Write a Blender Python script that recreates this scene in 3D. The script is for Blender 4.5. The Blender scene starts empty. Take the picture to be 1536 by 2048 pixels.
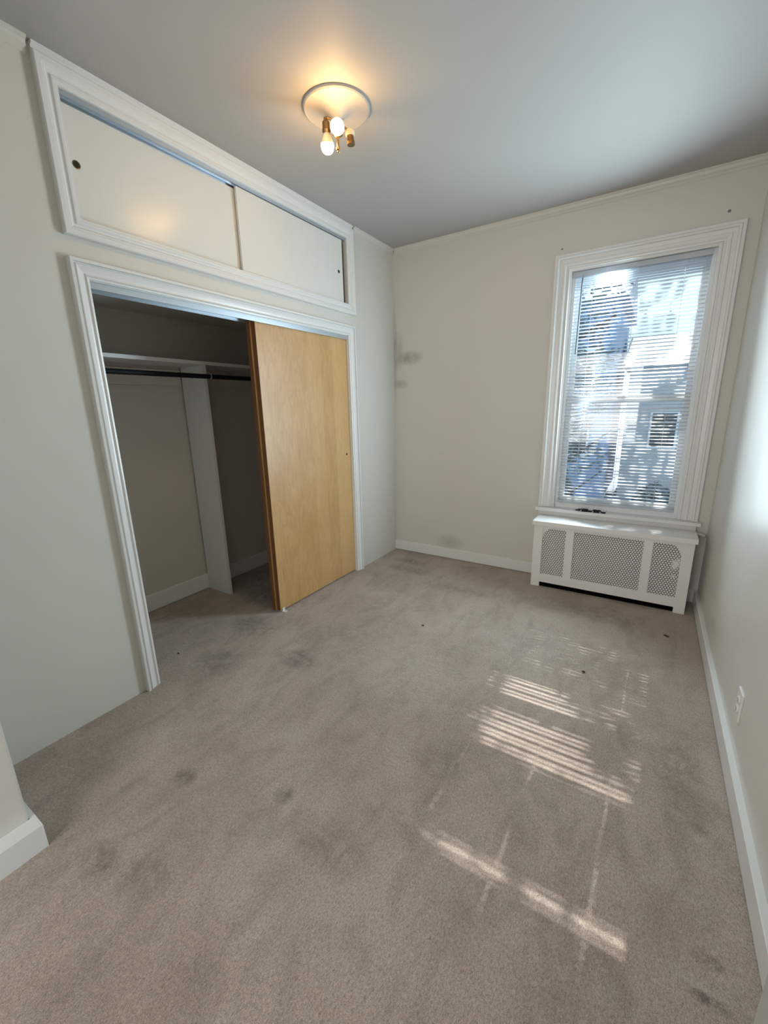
import bpy, bmesh, math, random
from mathutils import Vector, Matrix
C = bpy.context.scene.collection
S = bpy.context.scene
random.seed(7)

# ------------------------------------------------------------------ camera
cd = bpy.data.cameras.new('camera'); cam = bpy.data.objects.new('camera', cd); C.objects.link(cam)
cam.location = (2.213, -3.6987, 1.4918)
cam.rotation_euler = (math.radians(75.91), math.radians(1.2904), math.radians(32.3024))
cd.sensor_fit = 'VERTICAL'; cd.sensor_height = 36.0; cd.lens = 830.3 / 2048 * 36.0
cd.clip_start = 0.02; cd.clip_end = 500
S.camera = cam
# ------------------------------------------------------------------ colour management, sky, sun
S.view_settings.view_transform = 'Standard'; S.view_settings.look = 'None'
S.view_settings.gamma = 1.0; S.view_settings.use_curve_mapping = False
S.view_settings.exposure = 2.07
SKY = 0.34
SUN = 2.9
SUN_SLOPE, SUN_TAN = 0.026, 0.79
w = bpy.data.worlds.new('sky'); S.world = w; w.use_nodes = True
bg = w.node_tree.nodes['Background']; bg.inputs[0].default_value = (0.66, 0.83, 1.0, 1); bg.inputs[1].default_value = SKY
sl = bpy.data.lights.new('sun', 'SUN'); sl.energy = SUN; sl.color = (1.0, 0.97, 0.94); sl.angle = math.radians(0.30)
so = bpy.data.objects.new('sun', sl); C.objects.link(so); so.location = (2.5, 6, 8)
so.rotation_euler = Vector((-SUN_SLOPE, -1, -SUN_TAN)).to_track_quat('-Z', 'Y').to_euler()
def portal(name, loc, sx, sz, dirv):
    l = bpy.data.lights.new(name, 'AREA'); l.shape = 'RECTANGLE'; l.size = sx; l.size_y = sz
    l.cycles.is_portal = True
    o = bpy.data.objects.new(name, l); C.objects.link(o); o.location = loc
    o.rotation_euler = Vector(dirv).to_track_quat('-Z', 'Z').to_euler()
    return o
portal('window_daylight', (2.011, 0.24, 1.545), 0.95, 1.86, (0, -1, 0))
def fill_light(name, loc, target, sx, sy, power, col, spread=180):  # added area lamps that lift the room brightness
    l = bpy.data.lights.new(name, 'AREA'); l.shape = 'RECTANGLE'; l.size = sx; l.size_y = sy; l.energy = power; l.color = col; l.spread = math.radians(spread)
    o = bpy.data.objects.new(name, l); C.objects.link(o); o.location = loc
    o.rotation_euler = (Vector(target) - Vector(loc)).to_track_quat('-Z', 'Y').to_euler()
fill_light('rear_fill_light', (1.35, -5.86, 1.55), (1.35, 0, 1.45), 1.3, 1.8, 11.5, (1.0, 0.98, 0.95))  # added fill lamp outside the made-up window behind the camera
fill_light('window_fill_light', (2.005, -.09, 1.55), (1.52, -1.10, 1.66), .60, 1.70, 10, (0.68, 0.88, 1.0), 155)  # added lamp on the room side of the blind, boosting the window's light
BULB_POWER = 24.0

# ------------------------------------------------------------------ dimensions
W, H = 2.64, 2.90          # room width (left wall x=0, right wall x=W), height; back wall y=0
YN = -5.70                 # rear wall behind the camera
CB = -0.92                 # back of the closet

# ------------------------------------------------------------------ materials
def mat(name, col, rough=0.5, spec=0.5, metal=0.0):
    m = bpy.data.materials.new(name); m.use_nodes = True
    b = m.node_tree.nodes['Principled BSDF']
    b.inputs['Base Color'].default_value = (*col, 1); b.inputs['Roughness'].default_value = rough
    b.inputs['Specular IOR Level'].default_value = spec; b.inputs['Metallic'].default_value = metal
    return m
class NG:
    def __init__(s, m): s.t = m.node_tree; s.b = s.t.nodes['Principled BSDF']
    def n(s, typ, **kw):
        x = s.t.nodes.new(typ)
        for k, v in kw.items():
            if k.startswith('_'): setattr(x, k[1:], v)
            else: x.inputs[k.replace('__', ' ')].default_value = v
        return x
    def l(s, a, b): s.t.links.new(a, b)
    def coord(s, scale=(1, 1, 1), kind='Object'):
        tc = s.n('ShaderNodeTexCoord'); mp = s.n('ShaderNodeMapping'); mp.inputs['Scale'].default_value = scale
        s.l(tc.outputs[kind], mp.inputs['Vector']); return mp.outputs[0]
    def noise(s, vec, scale, detail=3, rough=0.5, dist=0.0):
        x = s.n('ShaderNodeTexNoise'); x.inputs['Scale'].default_value = scale; x.inputs['Detail'].default_value = detail
        x.inputs['Roughness'].default_value = rough; x.inputs['Distortion'].default_value = dist
        s.l(vec, x.inputs['Vector']); return x.outputs['Fac']
    def ramp(s, fac, stops):
        r = s.n('ShaderNodeValToRGB'); e = r.color_ramp.elements
        while len(e) < len(stops): e.new(0.5)
        for i, (p, c) in enumerate(stops):
            e[i].position = p; e[i].color = (*c, 1) if len(c) == 3 else c
        s.l(fac, r.inputs[0]); return r.outputs[0]
    def mix(s, a, b, fac, mode='MIX'):
        x = s.n('ShaderNodeMix', _data_type='RGBA', _blend_type=mode)
        for sock, v in ((x.inputs[0], fac), (x.inputs[6], a), (x.inputs[7], b)):
            if hasattr(v, 'is_linked'): s.l(v, sock)
            elif isinstance(v, tuple): sock.default_value = (*v, 1)
            else: sock.default_value = v
        return x.outputs[2]
    def math(s, op, a, b=0.0, c=None):
        x = s.n('ShaderNodeMath', _operation=op)
        for i, v in enumerate((a, b, c)):
            if v is None: continue
            if hasattr(v, 'is_linked'): s.l(v, x.inputs[i])
            else: x.inputs[i].default_value = v
        return x.outputs[0]
    def bump(s, h, strength=0.2, dist=0.01, normal=None):
        x = s.n('ShaderNodeBump'); x.inputs['Strength'].default_value = strength; x.inputs['Distance'].default_value = dist
        s.l(h, x.inputs['Height'])
        if normal is not None: s.l(normal, x.inputs['Normal'])
        return x.outputs[0]

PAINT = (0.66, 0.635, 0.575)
def paint(name, col, rough, wave=0.3, fine=0.15, spec=0.5, stains=None):
    m = mat(name, col, rough, spec); g = NG(m); v = g.coord()
    big = g.noise(v, 2.3, 2, 0.5)
    c = g.mix(tuple(x * 0.975 for x in col), tuple(min(1, x * 1.02) for x in col), big)
    if stains:                       # smudges with a place of their own on the plaster: (centre, radii, strength)
        sep = g.n('ShaderNodeSeparateXYZ'); g.l(v, sep.inputs[0])
        rag = g.noise(g.coord((14, 14, 5)), 1.6, 4, 0.65)
        for (cx, cz, rx, rz, k) in stains:
            dx = g.math('DIVIDE', g.math('SUBTRACT', sep.outputs[0], cx), rx)
            dz = g.math('DIVIDE', g.math('SUBTRACT', sep.outputs[2], cz), rz)
            d = g.math('ADD', g.math('MULTIPLY', dx, dx), g.math('MULTIPLY', dz, dz))
            f = g.math('MAXIMUM', g.math('SUBTRACT', 1.0, d), 0.0)
            f = g.math('MULTIPLY', g.math('MULTIPLY', f, k), g.math('MULTIPLY', rag, 1.8))
            c = g.mix(c, tuple(x * 0.55 for x in col), f)
    g.l(c, g.b.inputs['Base Color'])
    n1 = g.bump(g.noise(v, 3.1, 2, 0.5), wave, 0.02)
    n2 = g.bump(g.noise(v, 170, 2, 0.5), fine, 0.001, n1)
    g.l(n2, g.b.inputs['Normal'])
    return m
M = {}
M['wall'] = paint('wall paint', PAINT, 0.38)
M['wall_back'] = paint('window wall paint', PAINT, 0.38, stains=[
    (0.17, 1.95, 0.16, 0.07, 0.9), (0.05, 2.02, 0.07, 0.2, 0.5), (0.07, 1.71, 0.10, 0.05, 0.7), (0.62, 0.16, 0.16, 0.09, 0.5), (0.015, 2.0, 0.03, 0.5, 0.6)])
M['wall_gloss'] = paint('glossy wall paint', PAINT, 0.38, 0.5, 0.12, 0.5)
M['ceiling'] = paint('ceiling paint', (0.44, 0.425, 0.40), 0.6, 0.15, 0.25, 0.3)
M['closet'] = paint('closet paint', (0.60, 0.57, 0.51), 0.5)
M['trim'] = paint('white gloss trim', (0.76, 0.755, 0.735), 0.28, 0.15, 0.08)
M['white_door'] = paint('white painted panel', (0.74, 0.725, 0.68), 0.28, 0.3, 0.1)
M['shaded_door'] = paint('shaded door paint', (0.40, 0.395, 0.37), 0.4)  # grey holds the backlit shade of the near door leaf
M['radiator'] = paint('white cover enamel', (0.80, 0.785, 0.75), 0.4, 0.1, 0.05)
M['vinyl'] = mat('white vinyl', (0.80, 0.82, 0.83), 0.35)
def slat_mat():
    m = mat('white slat', (0.70, 0.72, 0.735), 0.4); t = m.node_tree; b = t.nodes['Principled BSDF']; out = t.nodes['Material Output']
    tl = t.nodes.new('ShaderNodeBsdfTranslucent'); tl.inputs[0].default_value = (0.74, 0.80, 0.86, 1)
    mx = t.nodes.new('ShaderNodeMixShader'); mx.inputs[0].default_value = 0.38
    t.links.new(b.outputs[0], mx.inputs[1]); t.links.new(tl.outputs[0], mx.inputs[2]); t.links.new(mx.outputs[0], out.inputs[0])
    return m
M['slat'] = slat_mat()
M['cord'] = mat('white cord', (0.75, 0.75, 0.74), 0.8)
M['wand'] = mat('grey wand', (0.16, 0.17, 0.18), 0.3)
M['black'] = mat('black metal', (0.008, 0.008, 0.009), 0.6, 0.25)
M['dark'] = mat('dark hole', (0.02, 0.014, 0.010), 0.8)
M['brass'] = mat('brass', (0.50, 0.34, 0.14), 0.28, 0.5, 1.0)
M['brass_dark'] = mat('aged brass', (0.23, 0.15, 0.07), 0.35, 0.5, 0.8)
M['steel'] = mat('galvanised steel', (0.50, 0.55, 0.60), 0.35, 0.5, 0.7)
M['plastic'] = mat('white plastic', (0.78, 0.76, 0.72), 0.25)
M['porcelain'] = mat('cream lampholder', (0.80, 0.72, 0.56), 0.3)
M['raw_wood'] = mat('bare brown wood', (0.20, 0.13, 0.085), 0.7)
M['concrete'] = mat('grey concrete', (0.30, 0.31, 0.33), 0.9)

def glass_mat():
    m = bpy.data.materials.new('window glass'); m.use_nodes = True; t = m.node_tree
    t.nodes.remove(t.nodes['Principled BSDF']); out = t.nodes['Material Output']
    tr = t.nodes.new('ShaderNodeBsdfTransparent'); tr.inputs[0].default_value = (0.95, 0.98, 0.98, 1)
    gl = t.nodes.new('ShaderNodeBsdfGlossy'); gl.inputs['Roughness'].default_value = 0.02
    mx = t.nodes.new('ShaderNodeMixShader'); mx.inputs[0].default_value = 0.06
    t.links.new(tr.outputs[0], mx.inputs[1]); t.links.new(gl.outputs[0], mx.inputs[2]); t.links.new(mx.outputs[0], out.inputs[0])
    return m
M['glass'] = glass_mat()

def bulb_mat():
    m = mat('lit bulb', (0.9, 0.85, 0.7), 0.3)
    b = m.node_tree.nodes['Principled BSDF']
    b.inputs['Emission Color'].default_value = (1.0, 0.58, 0.22, 1); b.inputs['Emission Strength'].default_value = BULB_POWER
    return m
M['bulb'] = bulb_mat()

def wood_mat():
    m = mat('birch veneer', (0.6, 0.4, 0.2), 0.36, 0.4); g = NG(m)
    tc = g.n('ShaderNodeTexCoord'); sep = g.n('ShaderNodeSeparateXYZ'); g.l(tc.outputs['Object'], sep.inputs[0])
    # veneer leaves: strips of unequal tone across the width
    comb = g.n('ShaderNodeCombineXYZ'); g.l(g.math('MULTIPLY', sep.outputs[1], 8.2), comb.inputs[1])
    wn = g.n('ShaderNodeTexWhiteNoise', _noise_dimensions='1D'); g.l(g.math('FLOOR', g.math('MULTIPLY', sep.outputs[1], 7.0)), wn.inputs['W'])
    strip = wn.outputs['Value']
    # cathedral figure
    v = g.coord((1, 5.0, 1.0))
    nz = g.noise(v, 2.2, 3, 0.55, 0.6)
    fig = g.math('SINE', g.math('MULTIPLY', nz, 40.0))
    fig = g.math('MULTIPLY_ADD', fig, 0.5, 0.5)
    grain = g.noise(g.coord((1, 120, 2.5)), 2.0, 4, 0.6)
    blot = g.noise(g.coord((1, 2.5, 1.2)), 2.0, 3, 0.5)
    base = g.ramp(blot, [(0.3, (0.53, 0.300, 0.115)), (0.7, (0.63, 0.385, 0.17))])
    c = g.mix(base, (0.42, 0.235, 0.08), g.math('MULTIPLY', fig, 0.36))
    c = g.mix(c, (0.40, 0.22, 0.08), g.math('MULTIPLY', grain, 0.26))
    c = g.mix(c, (0.72, 0.47, 0.22), g.math('MULTIPLY', strip, 0.42))
    fleck = g.noise(g.coord((1, 9, 5)), 7.0, 2, 0.5)
    c = g.mix(c, (0.26, 0.13, 0.05), g.math('MULTIPLY', g.math('MAXIMUM', g.math('SUBTRACT', fleck, 0.68), 0.0), 3.0))
    g.l(c, g.b.inputs['Base Color'])
    g.l(g.bump(grain, 0.08, 0.001), g.b.inputs['Normal'])
    return m
M['wood'] = wood_mat()
M['wood_edge'] = mat('shaded door edge', (0.15, 0.06, 0.017), 0.5)  # brown edge, darkened in colour for the shade on its unlit side

def carpet_mat():
    m = mat('taupe carpet', (0.30, 0.25, 0.22), 0.95, 0.1); g = NG(m)
    v = g.coord()
    tuft = g.noise(v, 420, 2, 0.6)
    fib = g.noise(g.coord((1, 0.55, 1)), 190, 3, 0.7, 0.6)
    mid = g.noise(v, 16, 4, 0.65, 0.5)
    big = g.noise(v, 2.1, 4, 0.6, 0.6)
    lay = g.noise(g.coord((1.0, 0.45, 1)), 7.0, 3, 0.6, 1.2)
    c = g.ramp(big, [(0.32, (0.375, 0.290, 0.235)), (0.5, (0.443, 0.348, 0.286)), (0.68, (0.49, 0.396, 0.330))])
    c = g.mix(c, (0.20, 0.155, 0.13), g.math('MULTIPLY', g.math('MAXIMUM', g.math('SUBTRACT', lay, 0.46), 0.0), 1.5))
    c = g.mix(c, (0.45, 0.395, 0.35), g.math('MULTIPLY', g.math('MAXIMUM', g.math('SUBTRACT', mid, 0.50), 0.0), 1.5))
    sep = g.n('ShaderNodeSeparateXYZ'); g.l(v, sep.inputs[0])
    rag = g.math('MULTIPLY', g.math('MAXIMUM', g.math('SUBTRACT', g.noise(v, 13, 5, 0.75, 1.2), 0.36), 0.0), 5.0)
    # wear and soiling, each at its own place on the floor: (x, y, rx, ry, strength; positive dark, negative pale)
    spots = [(0.544, -2.088, .17, .10, .55), (0.50, -2.03, .06, .05, .5), (1.137, -2.801, .05, .05, .55), (0.714, -2.961, .06, .05, .6),
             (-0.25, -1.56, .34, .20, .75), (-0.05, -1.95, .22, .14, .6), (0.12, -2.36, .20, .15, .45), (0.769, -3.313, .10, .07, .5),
             (1.40, -2.86, .22, .10, .35), (0.43, -0.482, .25, .10, .55), (0.30, -0.28, .20, .08, .45), (0.95, -3.25, .12, .10, .4),
             (2.50, -2.56, .05, .025, .8), (2.50, -2.66, .05, .02, .8), (2.515, -2.13, .045, .03, .5), (2.47, -1.9, .10, .35, .35),
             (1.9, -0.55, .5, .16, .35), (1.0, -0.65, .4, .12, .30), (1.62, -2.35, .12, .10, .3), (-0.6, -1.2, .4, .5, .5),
             (0.45, -1.05, .35, .12, -.35), (1.15, -1.75, .45, .5, -.30), (2.52, -2.17, .04, .04, -.5), (2.49, -2.63, .08, .02, -.4), (1.72, -1.25, .4, .4, -.25)]
    for (cx, cy, rx, ry, k) in spots:
        dx = g.math('DIVIDE', g.math('SUBTRACT', sep.outputs[0], cx), rx); dy = g.math('DIVIDE', g.math('SUBTRACT', sep.outputs[1], cy), ry)
        d = g.math('ADD', g.math('MULTIPLY', dx, dx), g.math('MULTIPLY', dy, dy))
        f = g.math('MULTIPLY', g.math('MULTIPLY', g.math('MAXIMUM', g.math('SUBTRACT', 1.0, d), 0.0), 1.35 * abs(k)), rag)
        f = g.math('MINIMUM', f, 1.0)
        c = g.mix(c, (0.20, 0.155, 0.13) if k > 0 else (0.53, 0.46, 0.40), f)
    sp = g.ramp(g.math('ADD', g.math('MULTIPLY', tuft, 0.5), g.math('MULTIPLY', fib, 0.5)), [(0.34, (0.50, 0.50, 0.50)), (0.5, (1, 1, 1)), (0.68, (1.55, 1.55, 1.55))])
    c = g.mix(c, sp, 1.0, 'MULTIPLY')
    g.l(c, g.b.inputs['Base Color'])
    h = g.math('ADD', g.math('MULTIPLY', tuft, 0.6), fib)
    n1 = g.bump(h, 0.7, 0.006)
    g.l(g.bump(mid, 0.35, 0.02, n1), g.b.inputs['Normal'])
    g.b.inputs['Sheen Weight'].default_value = 0.25; g.b.inputs['Sheen Roughness'].default_value = 0.5
    return m
M['carpet'] = carpet_mat()
def foliage_mat(name, a, b):
    m = mat(name, a, 0.6, 0.3); g = NG(m)
    g.l(g.mix(a, b, g.noise(g.coord(), 3.0, 3)), g.b.inputs['Base Color']); return m
M['leaf'] = foliage_mat('leaves', (0.09, 0.13, 0.15), (0.16, 0.21, 0.23))  # blue of outdoor shade and haze put into the leaf colour
M['bark'] = foliage_mat('bark', (0.05, 0.045, 0.045), (0.09, 0.08, 0.075))
M['siding'] = mat('pale siding', (0.50, 0.51, 0.51), 0.8)
M['brick'] = mat('blue grey siding', (0.24, 0.34, 0.52), 0.9)
M['shingle'] = mat('blue grey shingle', (0.26, 0.31, 0.40), 0.9)
M['asphalt'] = mat('pale concrete paving', (0.26, 0.30, 0.37), 0.95)
M['grass'] = foliage_mat('lawn', (0.06, 0.085, 0.05), (0.10, 0.12, 0.08))
M['dark_glass'] = mat('dark window glass', (0.03, 0.04, 0.05), 0.1)

# ------------------------------------------------------------------ mesh helpers
class MB:
    def __init__(s): s.bm = bmesh.new()
    def quad(s, *pts): s.bm.faces.new([s.bm.verts.new(p) for p in pts])
    def box(s, x0, x1, y0, y1, z0, z1, m=None):
        P = [Vector((x, y, z)) for x in (x0, x1) for y in (y0, y1) for z in (z0, z1)]
        if m is not None: P = [m @ p for p in P]
        v = [s.bm.verts.new(p) for p in P]
        for f in ((0, 1, 3, 2), (4, 6, 7, 5), (0, 4, 5, 1), (2, 3, 7, 6), (0, 2, 6, 4), (1, 5, 7, 3)):
            s.bm.faces.new([v[i] for i in f])
        return s
    def prism(s, poly, axis, a, b):
        """extrude a 2D polygon (in the two other axes, in xyz order) along axis from a to b"""
        def P(u, v, t):
            l = [u, v]; l.insert(axis, t); return l
        A = [s.bm.verts.new(P(u, v, a)) for u, v in poly]; B = [s.bm.verts.new(P(u, v, b)) for u, v in poly]
        s.bm.faces.new(A); s.bm.faces.new(B[::-1]); n = len(poly)
        for i in range(n): s.bm.faces.new([A[i], B[i], B[(i + 1) % n], A[(i + 1) % n]])
        return s
    def lathe(s, prof, org, axis=(0, 0, 1), seg=32, caps=True):
        q = Vector((0, 0, 1)).rotation_difference(Vector(axis).normalized()).to_matrix(); org = Vector(org)
        R = []
        for r, h in prof:
            R.append([s.bm.verts.new(org + q @ Vector((r * math.cos(2 * math.pi * k / seg), r * math.sin(2 * math.pi * k / seg), h))) for k in range(seg)])
        for a, b in zip(R, R[1:]):
            for k in range(seg): s.bm.faces.new([a[k], a[(k + 1) % seg], b[(k + 1) % seg], b[k]])
        if caps:
            s.bm.faces.new(R[0][::-1]); s.bm.faces.new(R[-1])
        return s
    def tube(s, pts, r, seg=10):
        pts = [Vector(p) for p in pts]; R = []
        for i, p in enumerate(pts):
            t = (pts[min(i + 1, len(pts) - 1)] - pts[max(i - 1, 0)]).normalized()
            a = t.orthogonal().normalized() if i == 0 else (a - t * a.dot(t)).normalized()
            b = t.cross(a)
            rr = r[i] if isinstance(r, (list, tuple)) else r
            R.append([s.bm.verts.new(p + rr * (a * math.cos(2 * math.pi * k / seg) + b * math.sin(2 * math.pi * k / seg))) for k in range(seg)])
        for u, v in zip(R, R[1:]):
            for k in range(seg): s.bm.faces.new([u[k], u[(k + 1) % seg], v[(k + 1) % seg], v[k]])
        s.bm.faces.new(R[0][::-1]); s.bm.faces.new(R[-1])
        return s
    def mitre(s, prof, rect, plane, closed=True, foot=None):
        """casing round an opening. prof: (outward offset, projection) points; rect: u0,u1,z0,z1 of the inner edge; plane(u,z,d)->xyz"""
        u0, u1, z0, z1 = rect
        if closed: path = [(u0, z0, -1, -1), (u0, z1, -1, 1), (u1, z1, 1, 1), (u1, z0, 1, -1)]
        else: path = [(u0, z0, -1, 0), (u0, z1, -1, 1), (u1, z1, 1, 1), (u1, z0, 1, 0)]
        R = [[s.bm.verts.new(plane(u + du * o, z + dz * o, d)) for o, d in prof] for u, z, du, dz in path]
        n = len(prof); prs = list(zip(R, R[1:])) + ([(R[-1], R[0])] if closed else [])
        for a, b in prs:
            for k in range(n): s.bm.faces.new([a[k], a[(k + 1) % n], b[(k + 1) % n], b[k]])
        if not closed:
            s.bm.faces.new(R[0]); s.bm.faces.new(R[-1][::-1])
        return s
    def slab(s, axis, a, b, us, vs, holes):
        """wall slab: normal along axis between a and b; us, vs grid lines; holes = set of (i,j) cells left open"""
        def P(t, u, v):
            l = [u, v]; l.insert(axis, t); return l
        cache = {}
        def V(t, u, v):
            k = (t, u, v)
            if k not in cache: cache[k] = s.bm.verts.new(P(t, u, v))
            return cache[k]
        nu, nv = len(us) - 1, len(vs) - 1
        full = lambda i, j: 0 <= i < nu and 0 <= j < nv and (i, j) not in holes
        for i in range(nu):
            for j in range(nv):
                if not full(i, j): continue
                u0, u1, v0, v1 = us[i], us[i + 1], vs[j], vs[j + 1]
                for t in (a, b): s.bm.faces.new([V(t, u0, v0), V(t, u1, v0), V(t, u1, v1), V(t, u0, v1)])
                for (di, dj, p, q) in ((-1, 0, (u0, v0), (u0, v1)), (1, 0, (u1, v0), (u1, v1)), (0, -1, (u0, v0), (u1, v0)), (0, 1, (u0, v1), (u1, v1))):
                    if not full(i + di, j + dj): s.bm.faces.new([V(a, *p), V(b, *p), V(b, *q), V(a, *q)])
        return s
    def bevel(s, w=0.002, seg=2):
        es = [e for e in s.bm.edges if len(e.link_faces) == 2 and e.calc_face_angle(0) > 0.5]
        bmesh.ops.bevel(s.bm, geom=es, offset=w, segments=seg, affect='EDGES', clamp_overlap=True)
        return s
    def make(s, name, m, parent=None, smooth=None):
        bm = s.bm
        bmesh.ops.recalc_face_normals(bm, faces=bm.faces)
        if parent is not None:
            base = Vector((0, 0, 0)); q = parent
            while q is not None: base += q.location; q = q.parent
        else:
            xs = [v.co for v in bm.verts]
            base = Vector(((min(v.x for v in xs) + max(v.x for v in xs)) / 2, (min(v.y for v in xs) + max(v.y for v in xs)) / 2, min(v.z for v in xs)))
        for v in bm.verts: v.co -= base
        me = bpy.data.meshes.new(name); bm.to_mesh(me); bm.free()
        me.materials.append(m)
        o = bpy.data.objects.new(name, me); C.objects.link(o)
        if smooth is not None:
            me.polygons.foreach_set('use_smooth', [True] * len(me.polygons))
            me.set_sharp_from_angle(angle=math.radians(smooth))
        if parent is not None: o.parent = parent
        else: o.location = base
        return o
def tag(o, label, cat, group=None, kind=None):
    o['label'] = label; o['category'] = cat
    if group: o['group'] = group
    if kind: o['kind'] = kind
    return o
def empty(name, loc, label, cat, group=None, kind=None):
    o = bpy.data.objects.new(name, None); C.objects.link(o); o.location = loc; o.empty_display_size = 0.05
    return tag(o, label, cat, group, kind)
def world_origin(o):
    """material coordinates of the big painted surfaces follow the room, so keep their origin at the room corner"""
    d = o.location.copy(); o.data.transform(Matrix.Translation(d)); o.location = (0, 0, 0); return o

# ================================================================== ROOM SHELL
st = lambda o, label, cat: tag(world_origin(o), label, cat, kind='structure')
st(MB().box(CB - .12, W + .12, YN - .12, 0.25, -.12, 0).make('floor', M['carpet']), 'worn taupe wall-to-wall carpet covering the whole floor', 'floor')
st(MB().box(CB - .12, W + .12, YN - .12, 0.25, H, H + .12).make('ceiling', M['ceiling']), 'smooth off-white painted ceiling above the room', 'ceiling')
# left wall with closet opening and overhead cupboard opening
OY0, OY1, OZ = -2.659, -0.735, 2.080           # closet opening
UY0, UY1, UZ0, UZ1 = -2.650, -0.716, 2.318, 2.796   # cupboard opening
ys = sorted({-3.40, OY0, UY0, OY1, UY1, 0.0}); zs = [0, OZ, UZ0, UZ1, H]
holes = set()
for i in range(len(ys) - 1):
    c = (ys[i] + ys[i + 1]) / 2
    if OY0 < c < OY1: holes.add((i, 0))
    if UY0 < c < UY1: holes.add((i, 2))
st(MB().slab(0, -.115, 0, ys, zs, holes).make('wall_left', M['wall']), 'off-white left wall with closet and overhead cupboard openings', 'wall')
# window wall
WX0, WX1, WZ0, WZ1 = 1.560, 2.462, 0.612, 2.466
st(MB().slab(1, 0, .25, [CB - .12, WX0, WX1, W + .12], [0, WZ0, WZ1, H], {(1, 1)}).make('wall_back', M['wall_back']), 'beige far wall with smudges and the window', 'wall')
st(MB().box(W, W + .12, YN, 0, 0, H).make('wall_right', M['wall_gloss']), 'glossy off-white right wall reflecting the window light', 'wall')
st(MB().slab(1, YN - .12, YN, [CB - .12, .70, 2.0, W + .12], [0, .65, 2.45, H], {(1, 1)}).make('wall_rear', M['wall']), 'off-white wall behind the viewpoint', 'wall')
# wall nib at the near left
NX, NY = 0.490, -3.402
def nib():
    b = MB(); R = 0.012
    pts = [(-.115, NY)] + [(NX - R + R * math.cos(a), NY - R + R * math.sin(a)) for a in [math.pi / 2 * (1 - k / 5) for k in range(6)]] + [(NX, YN), (-.115, YN)]
    b.prism(pts, 2, 0, H); return b
st(nib().make('wall_pier', M['wall'], smooth=30), 'off-white wall corner jutting in at the near left', 'wall')
# closet and cupboard inside
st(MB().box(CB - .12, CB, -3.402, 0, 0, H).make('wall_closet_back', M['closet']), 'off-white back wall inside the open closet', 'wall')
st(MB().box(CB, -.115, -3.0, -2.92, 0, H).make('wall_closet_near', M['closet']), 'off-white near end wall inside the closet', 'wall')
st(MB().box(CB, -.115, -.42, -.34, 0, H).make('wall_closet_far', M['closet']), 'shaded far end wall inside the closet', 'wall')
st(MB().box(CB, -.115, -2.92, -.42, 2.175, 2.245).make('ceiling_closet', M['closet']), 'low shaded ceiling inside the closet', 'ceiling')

# ------------------------------------------------------------------ baseboards
def base_prof(t, h, g=.005): return [(0, g), (t, g), (t, h - .004), (t - .004, h), (0, h)]
bt, bh = .020, .102
st(MB().prism([(-y, z) for y, z in base_prof(bt, bh)], 0, 0, W).make('baseboard_back', M['trim']), 'white baseboard along the window wall', 'baseboard')
st(MB().prism([(W - x, z) for x, z in base_prof(.022, bh)], 1, YN, -.02).make('baseboard_right', M['trim']), 'long white baseboard along the right wall', 'baseboard')
def pier_base():
    b = MB(); e = .006
    for (x, y, h) in ((.556, -3.385, .095),):
        pts = [(0, NY), (0, y), (x, y), (x, YN), (NX, YN), (NX, NY)]
        b.prism(pts, 2, 0, h)
    b.bevel(.003); return b
st(pier_base().make('baseboard_pier', M['trim']), 'thick white baseboard round the near left wall corner', 'baseboard')
st(MB().prism([(CB + x, z) for x, z in base_prof(.018, .134)], 1, -2.92, -.42).make('baseboard_closet', M['trim']), 'white baseboard along the closet back wall', 'baseboard')

# ------------------------------------------------------------------ crown mouldings
def crown(d0, n):  # profile: projection p from wall, drop q from ceiling
    return [(0, 0), (.034, 0), (.034, .006), (.022, .012), (.018, .022), (.018, .028), (.008, .034), (.008, .046), (0, .05)]
def cr_left(y0, y1): return MB().prism([(p, H - q) for p, q in crown(0, 0)], 1, y0, y1)
st(cr_left(-.628, 0).make('trim_3', M['wall']), 'narrow crown moulding on the left wall beside the far corner', 'moulding')
st(cr_left(-3.402, -2.742).make('trim_4', M['wall']), 'narrow crown moulding on the left wall at the near end', 'moulding')
st(MB().prism([(0, H), (.026, H), (.026, H - .008), (.014, H - .014), (.014, H - .027), (0, H - .027)], 1, -2.7256, -.6416).make('trim_5', M['trim']), 'thin white strip above the overhead cupboard frame', 'moulding')
st(MB().prism([(-p, H - q) for p, q in crown(0, 0)], 0, .034, W).make('trim_6', M['wall_back']), 'narrow crown moulding along the window wall', 'moulding')
st(MB().prism([(W - p, H - q) for p, q in crown(0, 0)], 1, YN, -.034).make('trim_7', M['wall']), 'narrow crown moulding along the right wall', 'moulding')

# ------------------------------------------------------------------ casings on the left wall
left_plane = lambda u, z, d: (d, u, z)
prof_closet = [(0, -.012), (0, .010), (.006, .012), (.012, .018), (.020, .012), (.028, .014), (.040, .020), (.050, .026), (.054, .018), (.060, .018), (.062, .030), (.072, .030), (.076, .026), (.076, -.001), (.0, -.001)]
prof_closet = [(0, -.001), (0, .010), (.008, .012), (.012, .018), (.020, .012), (.028, .014), (.040, .020), (.050, .026), (.054, .018), (.058, .018), (.060, .030), (.072, .030), (.0755, .026), (.0755, -.001)]
st(MB().mitre(prof_closet, (OY0, OY1, 0, OZ), left_plane, closed=False).make('trim_1', M['trim']), 'moulded white casing round the closet opening', 'casing')
prof_cup = [(0, -.001), (0, .012), (.008, .012), (.012, .018), (.022, .018), (.028, .012), (.034, .012), (.044, .022), (.050, .022), (.054, .028), (.073, .028), (.077, .024), (.077, -.001)]
st(MB().mitre(prof_cup, (UY0, UY1, UZ0, UZ1), left_plane, closed=True).make('trim_2', M['trim']), 'moulded white frame round the overhead cupboard', 'casing')
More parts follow.
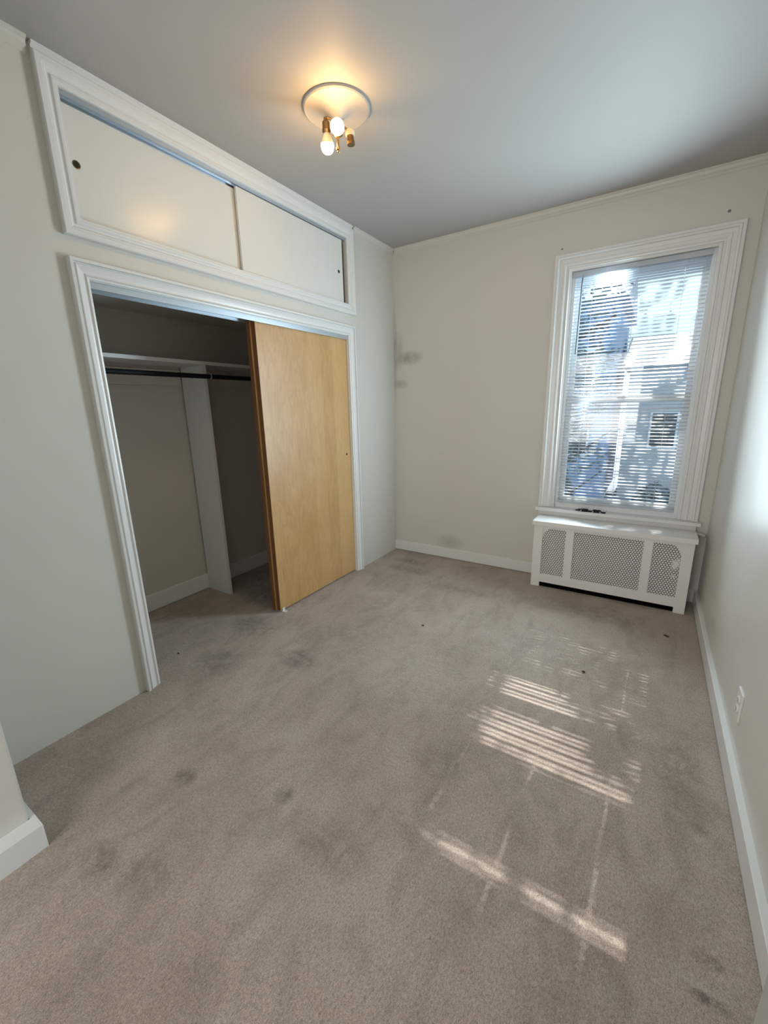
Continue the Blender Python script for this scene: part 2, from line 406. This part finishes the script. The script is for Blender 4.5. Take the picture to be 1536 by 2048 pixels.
# jamb linings
st(MB().box(-.115, .0, OY1 - .004, OY1, 0, OZ).box(-.115, .0, OY0, OY0 + .004, 0, OZ).box(-.115, 0, OY0, OY1, OZ - .004, OZ).make('trim_8', M['trim']), 'white jamb lining of the closet opening', 'jamb')

# ------------------------------------------------------------------ window
win = empty('window_1', (2.011, 0, WZ0), 'white double-hung window with wide moulded casing in the far wall', 'window', kind='structure')
back_plane = lambda u, z, d: (u, -d, z)
prof_win = [(0, -.06), (0, .008), (.010, .012), (.016, .020), (.022, .012), (.030, .014), (.038, .022), (.046, .026), (.056, .026), (.060, .018), (.084, .020), (.088, .032), (.098, .036), (.104, .030), (.120, .030), (.124, .026), (.124, -.001), (.012, -.001)]
CX0, CX1, CZ1 = 1.5753, 2.4471, 2.4515
MB().mitre(prof_win[1:], (CX0, CX1, .636, CZ1), back_plane, closed=False).make('casing', M['trim'], win)
MB().box(1.440, 2.588, -.074, .0, .610, .634).box(CX0 - .012, CX1 + .012, -.002, .12, .610, .634).bevel(.003).make('stool', M['trim'], win)
MB().prism([(-.001, .545), (-.030, .545), (-.034, .560), (-.034, .598), (-.050, .604), (-.050, .6095), (-.001, .6095)], 0, 1.462, 2.566).make('apron', M['trim'], win)
# vinyl frame
FX0, FX1, FZ0, FZ1 = 1.566, 2.456, .634, 2.460
b = MB(); b.slab(1, .030, .135, [FX0, FX0 + .034, FX1 - .034, FX1], [FZ0, FZ0 + .040, FZ1 - .036, FZ1], {(1, 1)}); b.make('frame', M['vinyl'], win)
b = MB(); b.box(CX0 - .012, CX0 + .001, -.004, .03, .634, CZ1).box(CX1 - .001, CX1 + .012, -.004, .03, .634, CZ1).box(CX0, CX1, -.004, .03, CZ1 - .001, CZ1 + .012); b.make('jamb', M['trim'], win)
def sash(name, y0, y1, z0, z1, rail_b, rail_t, stile):
    x0, x1 = FX0 + .030, FX1 - .030
    o = MB().slab(1, y0, y1, [x0, x0 + stile, x1 - stile, x1], [z0, z0 + rail_b, z1 - rail_t, z1], {(1, 1)}).bevel(.002).make(name, M['vinyl'], win)
    MB().box(x0 + stile - .006, x1 - stile + .006, (y0 + y1) / 2 - .002, (y0 + y1) / 2 + .002, z0 + rail_b - .006, z1 - rail_t + .006).make('glass_pane', M['glass'], o)
    return o
lo = sash('lower_sash', .062, .092, .672, 1.532, .052, .040, .042)
MB().box(1.96, 2.02, .050, .080, 1.532, 1.546).bevel(.003).make('sash_lock', M['vinyl'], lo)
sash('upper_sash', .098, .128, 1.500, 2.426, .036, .044, .042)
st(MB().slab(1, YN - .09, YN - .03, [.70, .75, 1.95, 2.0], [.65, .70, 2.40, 2.45], {(1, 1)}).make('added_rear_window', M['vinyl']), 'white window frame added for fill light in the wall behind the viewpoint', 'window')  # made-up window, put in so the rear fill lamp has an opening

# ================================================================== CLOSET
# sliding doors
def sliding_door(x0, x1, y0, y1, z0, z1, label, hole):
    t = empty('sliding_door', ((x0 + x1) / 2, (y0 + y1) / 2, z0), label, 'door', 'wooden sliding closet doors')
    MB().box(x0, x1, y0 + .0012, y1, z0, z1).bevel(.0012, 1).make('panel', M['wood'], t)
    MB().box(x0, x1 - .0015, y0, y0 + .0012, z0, z1).make('edge_band', M['wood_edge'], t)
    if hole:
        hy, hz = hole
        MB().lathe([(.0095, 0), (.0095, .0015), (.008, .002), (.006, .0012)], (x1 - .0002, hy, hz), (1, 0, 0), 20).make('finger_pull', M['dark'], t)
    return t
sliding_door(-.052, -.018, -1.702, -.740, .012, 2.058, 'honey birch sliding closet door facing the room, with small finger hole', (-.796, 1.107))
sliding_door(-.092, -.058, -1.712, -.750, .012, 2.056, 'birch sliding closet door tucked behind the front one, showing only its edge', None)
t = tag(MB().prism([(-.004, OZ - .0045), (-.004, 2.046), (-.007, 2.046), (-.007, 2.060), (-.052, 2.060), (-.052, 2.059), (-.054, 2.059), (-.054, 2.062), (-.104, 2.062), (-.104, 2.050), (-.107, 2.050), (-.107, OZ - .0045)], 1, OY0 + .0045, OY1 - .0045).make('sliding_door_track', M['steel']),
        'bluish metal sliding door track under the closet head casing', 'door track')
g = empty('floor_guide', (-.012, -1.676, 0), 'small white floor guide at the foot of the birch sliding door', 'door guide')
MB().box(-.100, .014, -1.690, -1.662, .0005, .005).bevel(.001).make('base_plate', M['plastic'], g)
MB().box(-.0145, -.0105, -1.688, -1.664, .005, .030).bevel(.001).make('upright', M['plastic'], g)
MB().lathe([(.005, 0), (.005, .002), (.002, .004)], (.006, -1.676, .005), (0, 0, 1), 12).make('screw', M['steel'], g)
# divider, shelf, rod, cleats
DX = -.622
tag(MB().box(CB + .0185, DX, -1.690, -1.666, 0.0, 1.827).bevel(.0015, 1).make('closet_divider', M['trim']), 'tall white divider panel standing in the middle of the closet', 'divider')
tag(MB().box(CB + .0005, DX, -2.9195, -.4205, 1.828, 1.852).bevel(.002).make('closet_shelf', M['trim']), 'long white shelf across the closet above the rod', 'shelf')
for (y0, y1, nm) in ((-2.915, -1.700, 'white wooden cleat under the shelf on the left half of the closet'), (-1.655, -.43, 'white wooden cleat under the shelf in the shaded right half of the closet')):
    tag(MB().box(CB + .0005, CB + .020, y0, y1, 1.690, 1.802).bevel(.002).make('shelf_cleat', M['closet']), nm, 'cleat', 'cleats under the closet shelf')
rod = empty('closet_rod', (-.600, -1.67, 1.745), 'black metal hanging rod running across the closet', 'rod')
MB().tube([(-.600, -2.915, 1.745), (-.600, -.425, 1.745)], .0165, 16).make('bar', M['black'], rod, 40)
hk = MB().tube([(-.612, -1.656, 1.775), (-.600, -1.656, 1.768), (-.583, -1.656, 1.758), (-.578, -1.656, 1.745), (-.584, -1.656, 1.732), (-.600, -1.656, 1.726), (-.616, -1.656, 1.732), (-.6215, -1.656, 1.745)], .0032, 8)
hk.box(-.650, -.6225, -1.6655, -1.6515, 1.715, 1.790); hk.make('bracket', M['steel'], rod, 40)
MB().tube([(-.600, -2.9195, 1.745), (-.600, -2.912, 1.745)], .028, 20).make('end_socket', M['black'], rod, 40)
MB().tube([(-.600, -.428, 1.745), (-.600, -.4205, 1.745)], .028, 20).make('end_socket', M['black'], rod, 40)

# ================================================================== OVERHEAD CUPBOARD
def hatch(x0, x1, y0, y1, z0, z1, label, hy, hz, r):
    t = empty('sliding_hatch', ((x0 + x1) / 2, (y0 + y1) / 2, z0), label, 'cupboard door', 'sliding doors of the overhead cupboard')
    MB().box(x0, x1, y0, y1, z0, z1).bevel(.001, 1).make('panel', M['white_door'], t)
    f = MB().lathe([(r, -.003), (r, .0008), (r * .86, .0012), (r * .80, .0004), (r * .78, .0006), (.001, .0006)], (x1, hy, hz), (1, 0, 0), 28, caps=False).make('finger_pull', M['brass_dark'], t, 30)
    MB().lathe([(r * .77, .0001), (r * .77, .0009)], (x1, hy, hz), (1, 0, 0), 24).make('recess', M['dark'], f)
hatch(-.050, -.034, UY0 + .001, -1.752, UZ0 + .001, 2.768, 'white overhead cupboard door on the left, set back, with large brass finger hole', -2.608, 2.549, .0165)
hatch(-.028, -.012, -1.758, -.752, UZ0 + .001, 2.776, 'white overhead cupboard door on the right, stopping short of the frame', -.803, 2.542, .0125)
tag(MB().prism([(-.003, UZ1), (-.003, 2.778), (-.006, 2.778), (-.006, 2.784), (-.030, 2.784), (-.030, 2.778), (-.032, 2.778), (-.032, 2.784), (-.054, 2.784), (-.054, 2.770), (-.057, 2.770), (-.057, UZ1)], 1, UY0 + .001, UY1 - .001).make('hatch_track', M['steel']),
    'metal track above the overhead cupboard doors', 'door track')
tag(MB().box(-.110, -.030, UY1 - .003, UY1 - .0005, UZ0, 2.768).make('cupboard_side_board', M['raw_wood']), 'bare brown side board visible beyond the right overhead cupboard door', 'board')

# ================================================================== CEILING LAMP
LX, LY = .755, -1.762
tag(MB().lathe([(.160, H), (.160, H - .010), (.154, H - .014), (.146, H - .012), (.10, H - .013), (.07, H - .018), (.045, H - .030), (.030, H - .046), (.022, H - .062)], (LX, LY, 0), (0, 0, 1), 64).make('ceiling_medallion', M['ceiling'], smooth=35),
    'round painted ceiling medallion above the bare-bulb lamp', 'medallion')
lamp = empty('ceiling_lamp', (LX, LY, H - .19), 'brass three-socket ceiling lamp with bare glowing bulbs', 'lamp')
MB().tube([(LX, LY, H - .0625), (LX, LY, 2.745)], .006, 12).make('stem', M['brass'], lamp, 40)
MB().lathe([(.010, -.0), (.026, .008), (.030, .024), (.020, .038), (.008, .044)], (LX, LY, 2.782), (0, 0, 1), 28).make('hub', M['brass'], lamp, 40)
MB().lathe([(.002, 0), (.006, .004), (.0045, .010), (.010, .014), (.010, .022), (.005, .026), (.005, .032)], (LX, LY, 2.714), (0, 0, 1), 20).make('finial', M['brass'], lamp, 40)
def socket(p0, p1, r, mtl):
    p0, p1 = Vector(p0), Vector(p1); d = p1 - p0; L = d.length
    o = MB().lathe([(r * .45, 0), (r * .55, L * .18), (r * .95, L * .30), (r, L * .75), (r * 1.08, L * .78), (r * 1.08, L), (r * .8, L)], p0, d, 24).make('socket', mtl, lamp, 40)
    return o
def bulb(p0, d):
    d = Vector(d).normalized()
    b = MB().lathe([(.012, -.006), (.013, .0), (.019, .010), (.0255, .024), (.0295, .036), (.0300, .038)], p0, d, 28).make('bulb', M['porcelain'], lamp, 40)
    MB().lathe([(.0296, .0385), (.0318, .046), (.0312, .056), (.028, .067), (.022, .076), (.013, .082), (.003, .084)], p0, d, 28).make('glowing_dome', M['bulb'], b, 60)
    return b
def arm(p, q):
    p, q = Vector(p), Vector(q); m = (p + q) / 2 + Vector((0, 0, .02))
    MB().tube([p, p.lerp(m, .6), m, m.lerp(q, .5), q], .005, 10).make('arm', M['brass'], lamp, 50)
dc = Vector((.60, -.80, -.10)).normalized()
hub = Vector((LX, LY, 2.805))
arm(hub, hub + dc * .03); socket(hub + dc * .022, hub + dc * .062 , .019, M['brass']); 
bulb(hub + dc * .050 + Vector((0, 0, -.020)), dc + Vector((0, 0, -.12)))
pl = Vector((.716, -1.802, 2.856)); db = Vector((-.17, .27, -.95)).normalized()
arm(hub, pl); socket(pl, pl + db * .056, .0185, M['brass_dark']); bulb(pl + db * .056, db)
pr_ = Vector((.792, -1.712, 2.815))
arm(hub, pr_); socket(pr_, pr_ + Vector((.004, .003, -.056)), .018, M['brass_dark'])
MB().lathe([(.021, -.004), (.023, .0), (.023, .016), (.019, .020)], pr_ + Vector((.001, .001, -.016)), (0, 0, 1), 20).make('lamp_holder_ring', M['porcelain'], lamp, 40)

# ================================================================== RADIATOR COVER
rc = empty('radiator_cover', (2.02, -.15, 0), 'white wooden radiator cover with perforated grilles under the window', 'radiator cover')
RY0, RY1 = -.268, -.024
RX0, RX1 = 1.484, 2.556
MB().box(1.474, 2.568, -.292, -.0215, .538, .571).bevel(.003).make('top_board', M['radiator'], rc)
fr = MB()
fr.slab(1, RY0, RY0 + .016, [RX0, 1.552, 1.728, 1.788, 2.257, 2.315, 2.488, RX1], [0.001, .044, .115, .512, .5375], {(1, 0), (2, 0), (3, 0), (4, 0), (5, 0), (1, 2), (3, 2), (5, 2)})
fr.bevel(.0012, 1); fr.make('front_frame', M['radiator'], rc)
for x0, x1 in ((RX0, RX0 + .016), (RX1 - .016, RX1)):
    MB().box(x0, x1, RY0 + .0165, RY1, .001, .5375).make('side_panel', M['radiator'], rc)
MB().box(RX0 + .0165, RX1 - .0165, RY1 + .0005, RY1 + .002, .02, .537).make('shade_backing', M['black'], rc)  # black sheet added to darken what shows through the grille holes
def grille(x0, x1, z0, z1, arch=0, patch=None):
    b = MB(); p = .0180; R = p / math.sqrt(3); y = RY0 + .0125
    nx = int((x1 - x0) / p) + 2; nz = int((z1 - z0) / (R * 1.5)) + 2
    cells = {}
    for j in range(-1, nz):
        for i in range(-1, nx):
            cx = x0 + i * p + (p / 2 if j % 2 else 0); cz = z0 + j * R * 1.5
            if x0 - .010 <= cx <= x1 + .010 and z0 - .010 <= cz <= z1 + .010: cells[(i, j)] = (cx, cz)
    r = R * .70
    for (i, j), (cx, cz) in cells.items():
        solid = False
        if patch:
            for (ax, az, ar) in patch:
                if math.hypot(cx - ax, (cz - az) * .6) < ar: solid = True
        rr = R * 1.0 if solid else r
        b.bm.faces.new([b.bm.verts.new((cx + rr * math.cos(math.pi / 6 + k * math.pi / 3), y, cz + rr * math.sin(math.pi / 6 + k * math.pi / 3))) for k in range(6)])
        for (di, dj) in ((1, 0), (0, 1) if j % 2 == 0 else (1, 1), (-1, 1) if j % 2 == 0 else (0, 1)):
            q = cells.get((i + di, j + dj))
            if not q: continue
            d = Vector((q[0] - cx, q[1] - cz)).normalized(); n = Vector((-d.y, d.x)) * R * .13
            a = Vector((cx, cz)) + d * r * .80; c = Vector((q[0], q[1])) - d * r * .80
            b.quad(*[(u.x, y + .0002, u.y) for u in (a + n, a - n, c - n, c + n)])
    o = b.make('grille', M['radiator'], rc)
    if arch:
        rx, rz, n = .085, .095, 14
        xe = x0 if arch < 0 else x1; s = -arch
        pts = [(xe - s * .008, z1 + .008)] + [(xe + s * (rx - rx * math.cos(t)) if 0 else xe + s * rx * (1 - math.sin(t)), z1 - rz * (1 - math.cos(t))) for t in [math.pi / 2 * k / n for k in range(n + 1)]] + [(xe - s * .008, z1 - rz)]
        # arc runs from the top edge (rx in from the corner) down to the stile (rz below the corner)
        pts = [(xe - s * .006, z1 + .006), (xe + s * rx, z1 + .006)] + [(xe + s * rx * (1 - math.sin(t)), z1 - rz * (1 - math.cos(t))) for t in [math.pi / 2 * k / n for k in range(n + 1)]] + [(xe - s * .006, z1 - rz)]
        MB().prism(pts, 1, y - .0035, y - .0008).make('arched_corner', M['radiator'], o)
    return o
grille(1.552, 1.728, .115, .512, -1)
grille(1.788, 2.257, .115, .512)
grille(2.315, 2.488, .115, .512, 1, [(2.462, .365, .016), (2.455, .335, .011), (2.470, .392, .010), (2.46, .27, .007)])
tag(MB().tube([(2.572, -.05, .553), (2.600, -.05, .548), (2.618, -.046, .540), (2.622, -.03, .536), (2.622, -.001, .536)], .011, 12).make('radiator_pipe', M['wall'], smooth=40), 'short painted pipe between radiator cover and right wall corner', 'pipe')
b = MB()
for k in range(9):
    x = 1.62 + k * .095
    for y in (-.19, -.10): b.tube([(x, y, .06), (x, y, .10), (x, y, .42), (x, y, .46)], [.022, .034, .034, .022], 10)
    b.box(x - .03, x + .03, -.19, -.10, .08, .12); b.box(x - .03, x + .03, -.19, -.10, .40, .44)
b.box(1.60, 2.40, -.165, -.125, .085, .115)
for x in (1.62, 2.38): b.box(x - .012, x + .012, -.165, -.08, .004, .07)
b.box(1.505, 2.535, -.249, -.028, .0005, .004)  # thin black slab added on the floor as shade under the cover
tag(b.make('radiator', M['black'], smooth=40), 'dark cast-iron radiator hidden behind the perforated cover, with a black slab for shade beneath', 'radiator')

# ================================================================== BLIND
bl = empty('venetian_blind', (2.009, .035, .676), 'white venetian blind hanging open over the far window', 'blind')
BX0, BX1, BY = 1.594, 2.420, .026
MB().box(1.590, 2.424, BY - .017, BY + .020, 2.412, 2.446).bevel(.002).make('headrail', M['slat'], bl)
MB().box(BX0, BX1, BY - .013, BY + .013, .680, .698).bevel(.003).make('bottom_rail', M['slat'], bl)
sb = MB(); pitch = .0252; z = .712; k = 0
rs = random.Random(3)
while z < 2.408:
    tilt = rs.gauss(-6 + 19 * (z - .7) / 1.7, 1.2)
    fy = (z - .02) / SUN_TAN           # how far down the room sun through this gap would land
    if 1.60 < fy < 2.16: tilt = (-22 if k % 2 else -8) + rs.uniform(-2.5, 2.5)
    if 2.63 < fy < 2.69: tilt = -17
    zz = z + rs.uniform(-.0008, .0008); sag = rs.uniform(-.0008, .0008)
    t = math.radians(tilt); n = 5; rows = []
    xs = [BX0 + .001]
    for lx in (1.726, 2.005, 2.285): xs += [lx - .003, lx + .003]
    xs.append(BX1 - .001)
    for s in range(n):
        u = (s / (n - 1) - .5) * .0310; cr = .0036 * (1 - (2 * s / (n - 1) - 1) ** 2)
        yy = BY + u * math.cos(t) - cr * math.sin(t); zc = zz + cr * math.cos(t) - u * math.sin(t)
        rows.append([sb.bm.verts.new((x, yy, zc + sag * math.sin((x - BX0) * 3.8))) for x in xs])
    for a_, (a, c) in enumerate(zip(rows, rows[1:])):
        for q in range(len(xs) - 1):
            if q % 2 == 1 and a_ in (1, 2): continue      # rout holes for the cords
            sb.bm.faces.new([a[q], a[q + 1], c[q + 1], c[q]])
    z += pitch if z < 2.30 else pitch * .62; k += 1
sb.make('slats', M['slat'], bl, 60)
for x in (1.726, 2.005, 2.285):
    MB().tube([(x, BY - .0135, .698), (x, BY - .0135, 2.412)], .0007, 5).tube([(x, BY + .0135, .698), (x, BY + .0135, 2.412)], .0007, 5).make('ladder_cord', M['cord'], bl)
MB().tube([(2.392, BY - .018, 1.86), (2.392, BY - .018, 2.414)], .001, 6).lathe([(.002, 0), (.005, .004), (.003, .024), (.001, .028)], (2.392, BY - .018, 1.832), (0, 0, 1), 10).make('pull_cord', M['cord'], bl)
MB().tube([(1.652, BY - .022, 2.400), (1.650, BY - .024, 2.36), (1.644, BY - .026, 1.861)], .0042, 10).make('tilt_wand', M['wand'], bl, 40)
MB().tube([(1.652, BY - .018, 2.425), (1.652, BY - .022, 2.398)], .0025, 8).make('wand_hook', M['steel'], bl)

# black bracket lying on the sill
br = empty('metal_bracket', (1.867, -.05, .634), 'black metal bracket lying on the white window sill', 'bracket')
def strip(pts, y0, y1, th):
    b = MB(); up = [(x, z + th) for x, z in pts]
    b.prism(pts + up[::-1], 1, y0, y1); return b
strip([(1.785, .636), (1.795, .648), (1.842, .648), (1.852, .637), (1.876, .637), (1.884, .648), (1.935, .648), (1.948, .6355), (1.975, .6355), (1.978, .652)], -.064, -.040, .007).make('strap', M['black'], br)
MB().tube([(1.752, -.053, .640), (1.772, -.053, .642), (1.790, -.053, .646)], [.003, .006, .008], 10).lathe([(.010, 0), (.010, .004)], (1.778, -.053, .645), (1, 0, 0.1), 14).make('screw_tip', M['black'], br, 40)
for xa, xb in ((1.80, 1.845), (1.888, 1.930)): MB().box(xa, xb, -.064, -.041, .6345, .6485).make('clip', M['black'], br)

# ================================================================== SMALL THINGS
for (x, z, r, lab) in ((1.492, 2.619, .0065, 'small dark screw in the wall above the window left corner'), (2.472, 2.641, .0085, 'small dark screw in the wall above the window right corner')):
    tag(MB().lathe([(r, 0), (r, .002), (r * .7, .004), (r * .25, .0044)], (x, -.0002, z), (0, -1, 0), 14).make('screw', M['wand']), lab, 'screw', 'screws above the window')
ot = empty('wall_outlet', (W, -1.72, .235), 'white electrical outlet on the right wall above the baseboard', 'outlet')
MB().box(W - .0065, W - .0002, -1.757, -1.683, .232, .352).bevel(.002).make('cover_plate', M['plastic'], ot)
for z in (.272, .312):
    r = MB().lathe([(.0165, 0), (.0165, .003), (.015, .0036)], (W - .0063, -1.72, z), (-1, 0, 0), 24).make('receptacle', M['plastic'], ot, 40)
    MB().box(W - .0103, W - .0097, -1.7275, -1.7255, z - .003, z + .006).box(W - .0103, W - .0097, -1.7145, -1.7125, z - .003, z + .006).box(W - .0103, W - .0097, -1.722, -1.718, z - .011, z - .007).make('slot', M['dark'], r)
MB().lathe([(.003, 0), (.003, .001), (.001, .0016)], (W - .0063, -1.72, .292), (-1, 0, 0), 12).make('screw', M['steel'], ot)
for (x, y, L, a, lab) in ((2.443, -.672, .036, -.5, 'thin brown splinter lying on the carpet before the radiator cover'), (1.009, -1.345, .018, .4, 'dark crumb on the carpet in the middle of the room'),
                          (2.038, -1.352, .020, -.3, 'dark crumb on the carpet just beyond the sun stripes'), (-.176, -2.434, .014, .2, 'dark crumb on the carpet inside the closet opening')):
    d = Vector((math.cos(a), math.sin(a), 0)); p = Vector((x, y, .004))
    tag(MB().tube([p - d * L / 2, p - d * L * .2 + Vector((0, 0, .002)), p + d * L * .2 + Vector((0, 0, .001)), p + d * L / 2], [.0015, .004, .0045, .0015], 8).make('carpet_crumb', M['dark'], smooth=50), lab, 'debris', 'bits of debris on the carpet')
# door leaf standing open at the near right
dl = empty('door_1', (2.575, -3.88, 0), 'door leaf with backlit shade in its grey, standing open at the near right edge', 'door', kind='structure')
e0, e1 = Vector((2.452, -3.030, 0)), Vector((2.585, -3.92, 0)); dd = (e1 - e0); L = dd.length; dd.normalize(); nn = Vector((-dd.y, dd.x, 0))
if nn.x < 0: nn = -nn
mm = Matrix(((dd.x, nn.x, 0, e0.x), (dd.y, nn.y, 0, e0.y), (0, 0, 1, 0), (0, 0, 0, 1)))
MB().box(0, L, 0, .036, .012, 2.03, mm).bevel(.002).make('leaf', M['shaded_door'], dl)
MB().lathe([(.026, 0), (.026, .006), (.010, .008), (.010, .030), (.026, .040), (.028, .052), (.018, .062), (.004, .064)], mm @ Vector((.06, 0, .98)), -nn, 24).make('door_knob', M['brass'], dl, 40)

# ================================================================== OUTSIDE
GZ = -2.6
st(MB().box(-30, 34, .26, 60, GZ - .2, GZ).make('ground_street', M['asphalt']), 'grey street surface outside the window', 'ground')
def leaves(n, gen, keep, size, rng):
    b = MB()
    for _ in range(n):
        p = gen()
        if not keep(p): continue
        a = Vector((rng.gauss(0, 1), rng.gauss(0, 1), rng.gauss(0, .6))).normalized(); c = a.orthogonal().normalized(); s = size * rng.uniform(.6, 1.3)
        e = a.cross(c) * .15 * s
        b.bm.faces.new([b.bm.verts.new(q) for q in (p - a * s, p - c * s * .45 + e, p + a * s, p + c * s * .45 + e)])
    return b
def on_floor(p): return (p.x - SUN_SLOPE * p.z / SUN_TAN, p.y - p.z / SUN_TAN)
rng = random.Random(11)
tr = empty('street_tree', (.2, 5.2, GZ), 'leafy street tree close outside the window, left of view', 'tree')
MB().tube([(.2, 5.2, GZ), (.25, 5.2, 0), (.35, 5.15, 2.0), (.8, 5.2, 3.8), (1.0, 5.6, 5.0)], [.26, .21, .18, .13, .07], 12).make('trunk', M['bark'], tr, 60)
bb = MB()
for pts, r in (([(.35, 5.15, 1.9), (.9, 4.9, 2.6), (1.5, 4.7, 2.9)], [.09, .05, .02]), ([(.3, 5.2, 1.0), (.8, 4.8, 1.25), (1.35, 4.6, 1.9)], [.06, .03, .01]),
               ([(.3, 5.2, .6), (.9, 4.9, .4), (1.7, 4.7, 1.1)], [.05, .03, .008]), ([(.27, 5.2, .1), (.9, 5.0, -.3), (1.6, 4.8, .35)], [.05, .025, .008]), ([(.8, 5.0, 3.8), (.5, 5.6, 4.8), (.2, 6.2, 5.6)], [.1, .06, .02])):
    bb.tube(pts, r, 8)
bb.make('branches', M['bark'], tr, 60)
def gen_top():
    while True:
        u = Vector((rng.uniform(-1, 1), rng.uniform(-1, 1), rng.uniform(-1, 1)))
        if u.length < 1: return Vector((1.9 + 2.3 * u.x, 4.6 + 1.9 * u.y, 5.7 + 1.55 * u.z))
def keep_top(p):
    x, y = on_floor(p); y = -y
    n = .03 * math.sin(13 * x + 3 * y) + .02 * math.sin(23 * x - 11 * y)
    if 1.58 + n < y < 2.19 + n and 1.70 + .5 * n < x < 1.98 + .50 * (y - 1.62) + n: return False
    if 2.58 + n < y < 2.78 + n and (1.76 < x < 1.95 + n or 2.03 + n < x < 2.20): return False
    if 2.20 < x < 2.32 and 2.08 < y < 3.1: return False
    return p.z > 3.9
leaves(7000, gen_top, keep_top, .085, rng).make('crown', M['leaf'], tr)
def gen_low():
    return Vector((rng.gauss(.75, .5), rng.gauss(4.9, .35), rng.uniform(.2, 4.4)))
leaves(1900, gen_low, lambda p: p.x < 1.62 - .10 * abs(p.z - 2.4) + .15 * math.sin(4 * p.z) and p.z > .2, .085, rng).make('lower_foliage', M['leaf'], tr)
def house(name, x0, x1, y0, y1, z1, ridge, wallm, roofm, label, rows, axis='x'):
    t = empty(name, ((x0 + x1) / 2, (y0 + y1) / 2, GZ), label, 'house', 'houses across the street')
    wl = MB().box(x0, x1, y0, y1, GZ, z1).make('wall', wallm, t)
    ym = (y0 + y1) / 2; xm = (x0 + x1) / 2
    if axis == 'x': MB().prism([(y0 - .3, z1), (y1 + .3, z1), (ym, z1 + ridge)], 0, x0 - .3, x1 + .3).make('roof', roofm, t)
    else: MB().prism([(x0 - .3, z1), (x1 + .3, z1), (xm, z1 + ridge)], 1, y0 - .3, y1 + .3).make('roof', roofm, t)
    for (x, z) in rows:
        f = MB().box(x - .5, x + .5, y0 - .05, y0 + .01, z, z + 1.5).make('window', M['vinyl'], t)
        MB().box(x - .42, x + .42, y0 - .06, y0 - .045, z + .08, z + 1.42).make('pane', M['dark_glass'], f)
    return t
house('house', 1.2, 8.5, 17, 25, 2.9, 1.6, M['siding'], M['siding'], 'pale house across the street behind the right half of the blind', [(2.6, -.4), (5, -.4)])
house('house', -9, .7, 15, 22, 5.2, 1.5, M['brick'], M['shingle'], 'tall blue-grey house beyond the street tree', [(-3, -1.8), (-.4, -.6), (-.4, 2.0)])
for (x, y, r, lab) in ((2.5, 12.5, .55, 'small round clipped bush at the kerb, right of the street tree'), (-.6, 11, .8, 'round clipped bush behind the street tree')):
    tt = empty('bush', (x, y, GZ), lab, 'bush', 'bushes outside the window')
    def gen_b(x=x, y=y, r=r):
        u = Vector((rng.gauss(0, 1), rng.gauss(0, 1), rng.gauss(0, 1))).normalized()
        return Vector((x, y, GZ + r * 1.3)) + Vector((u.x * r, u.y * r, u.z * r * 1.25))
    leaves(420, gen_b, lambda p: True, .16, rng).make('foliage', M['leaf'], tt)
    MB().tube([(x, y, GZ), (x, y, GZ + r)], .06, 8).make('stem', M['bark'], tt)
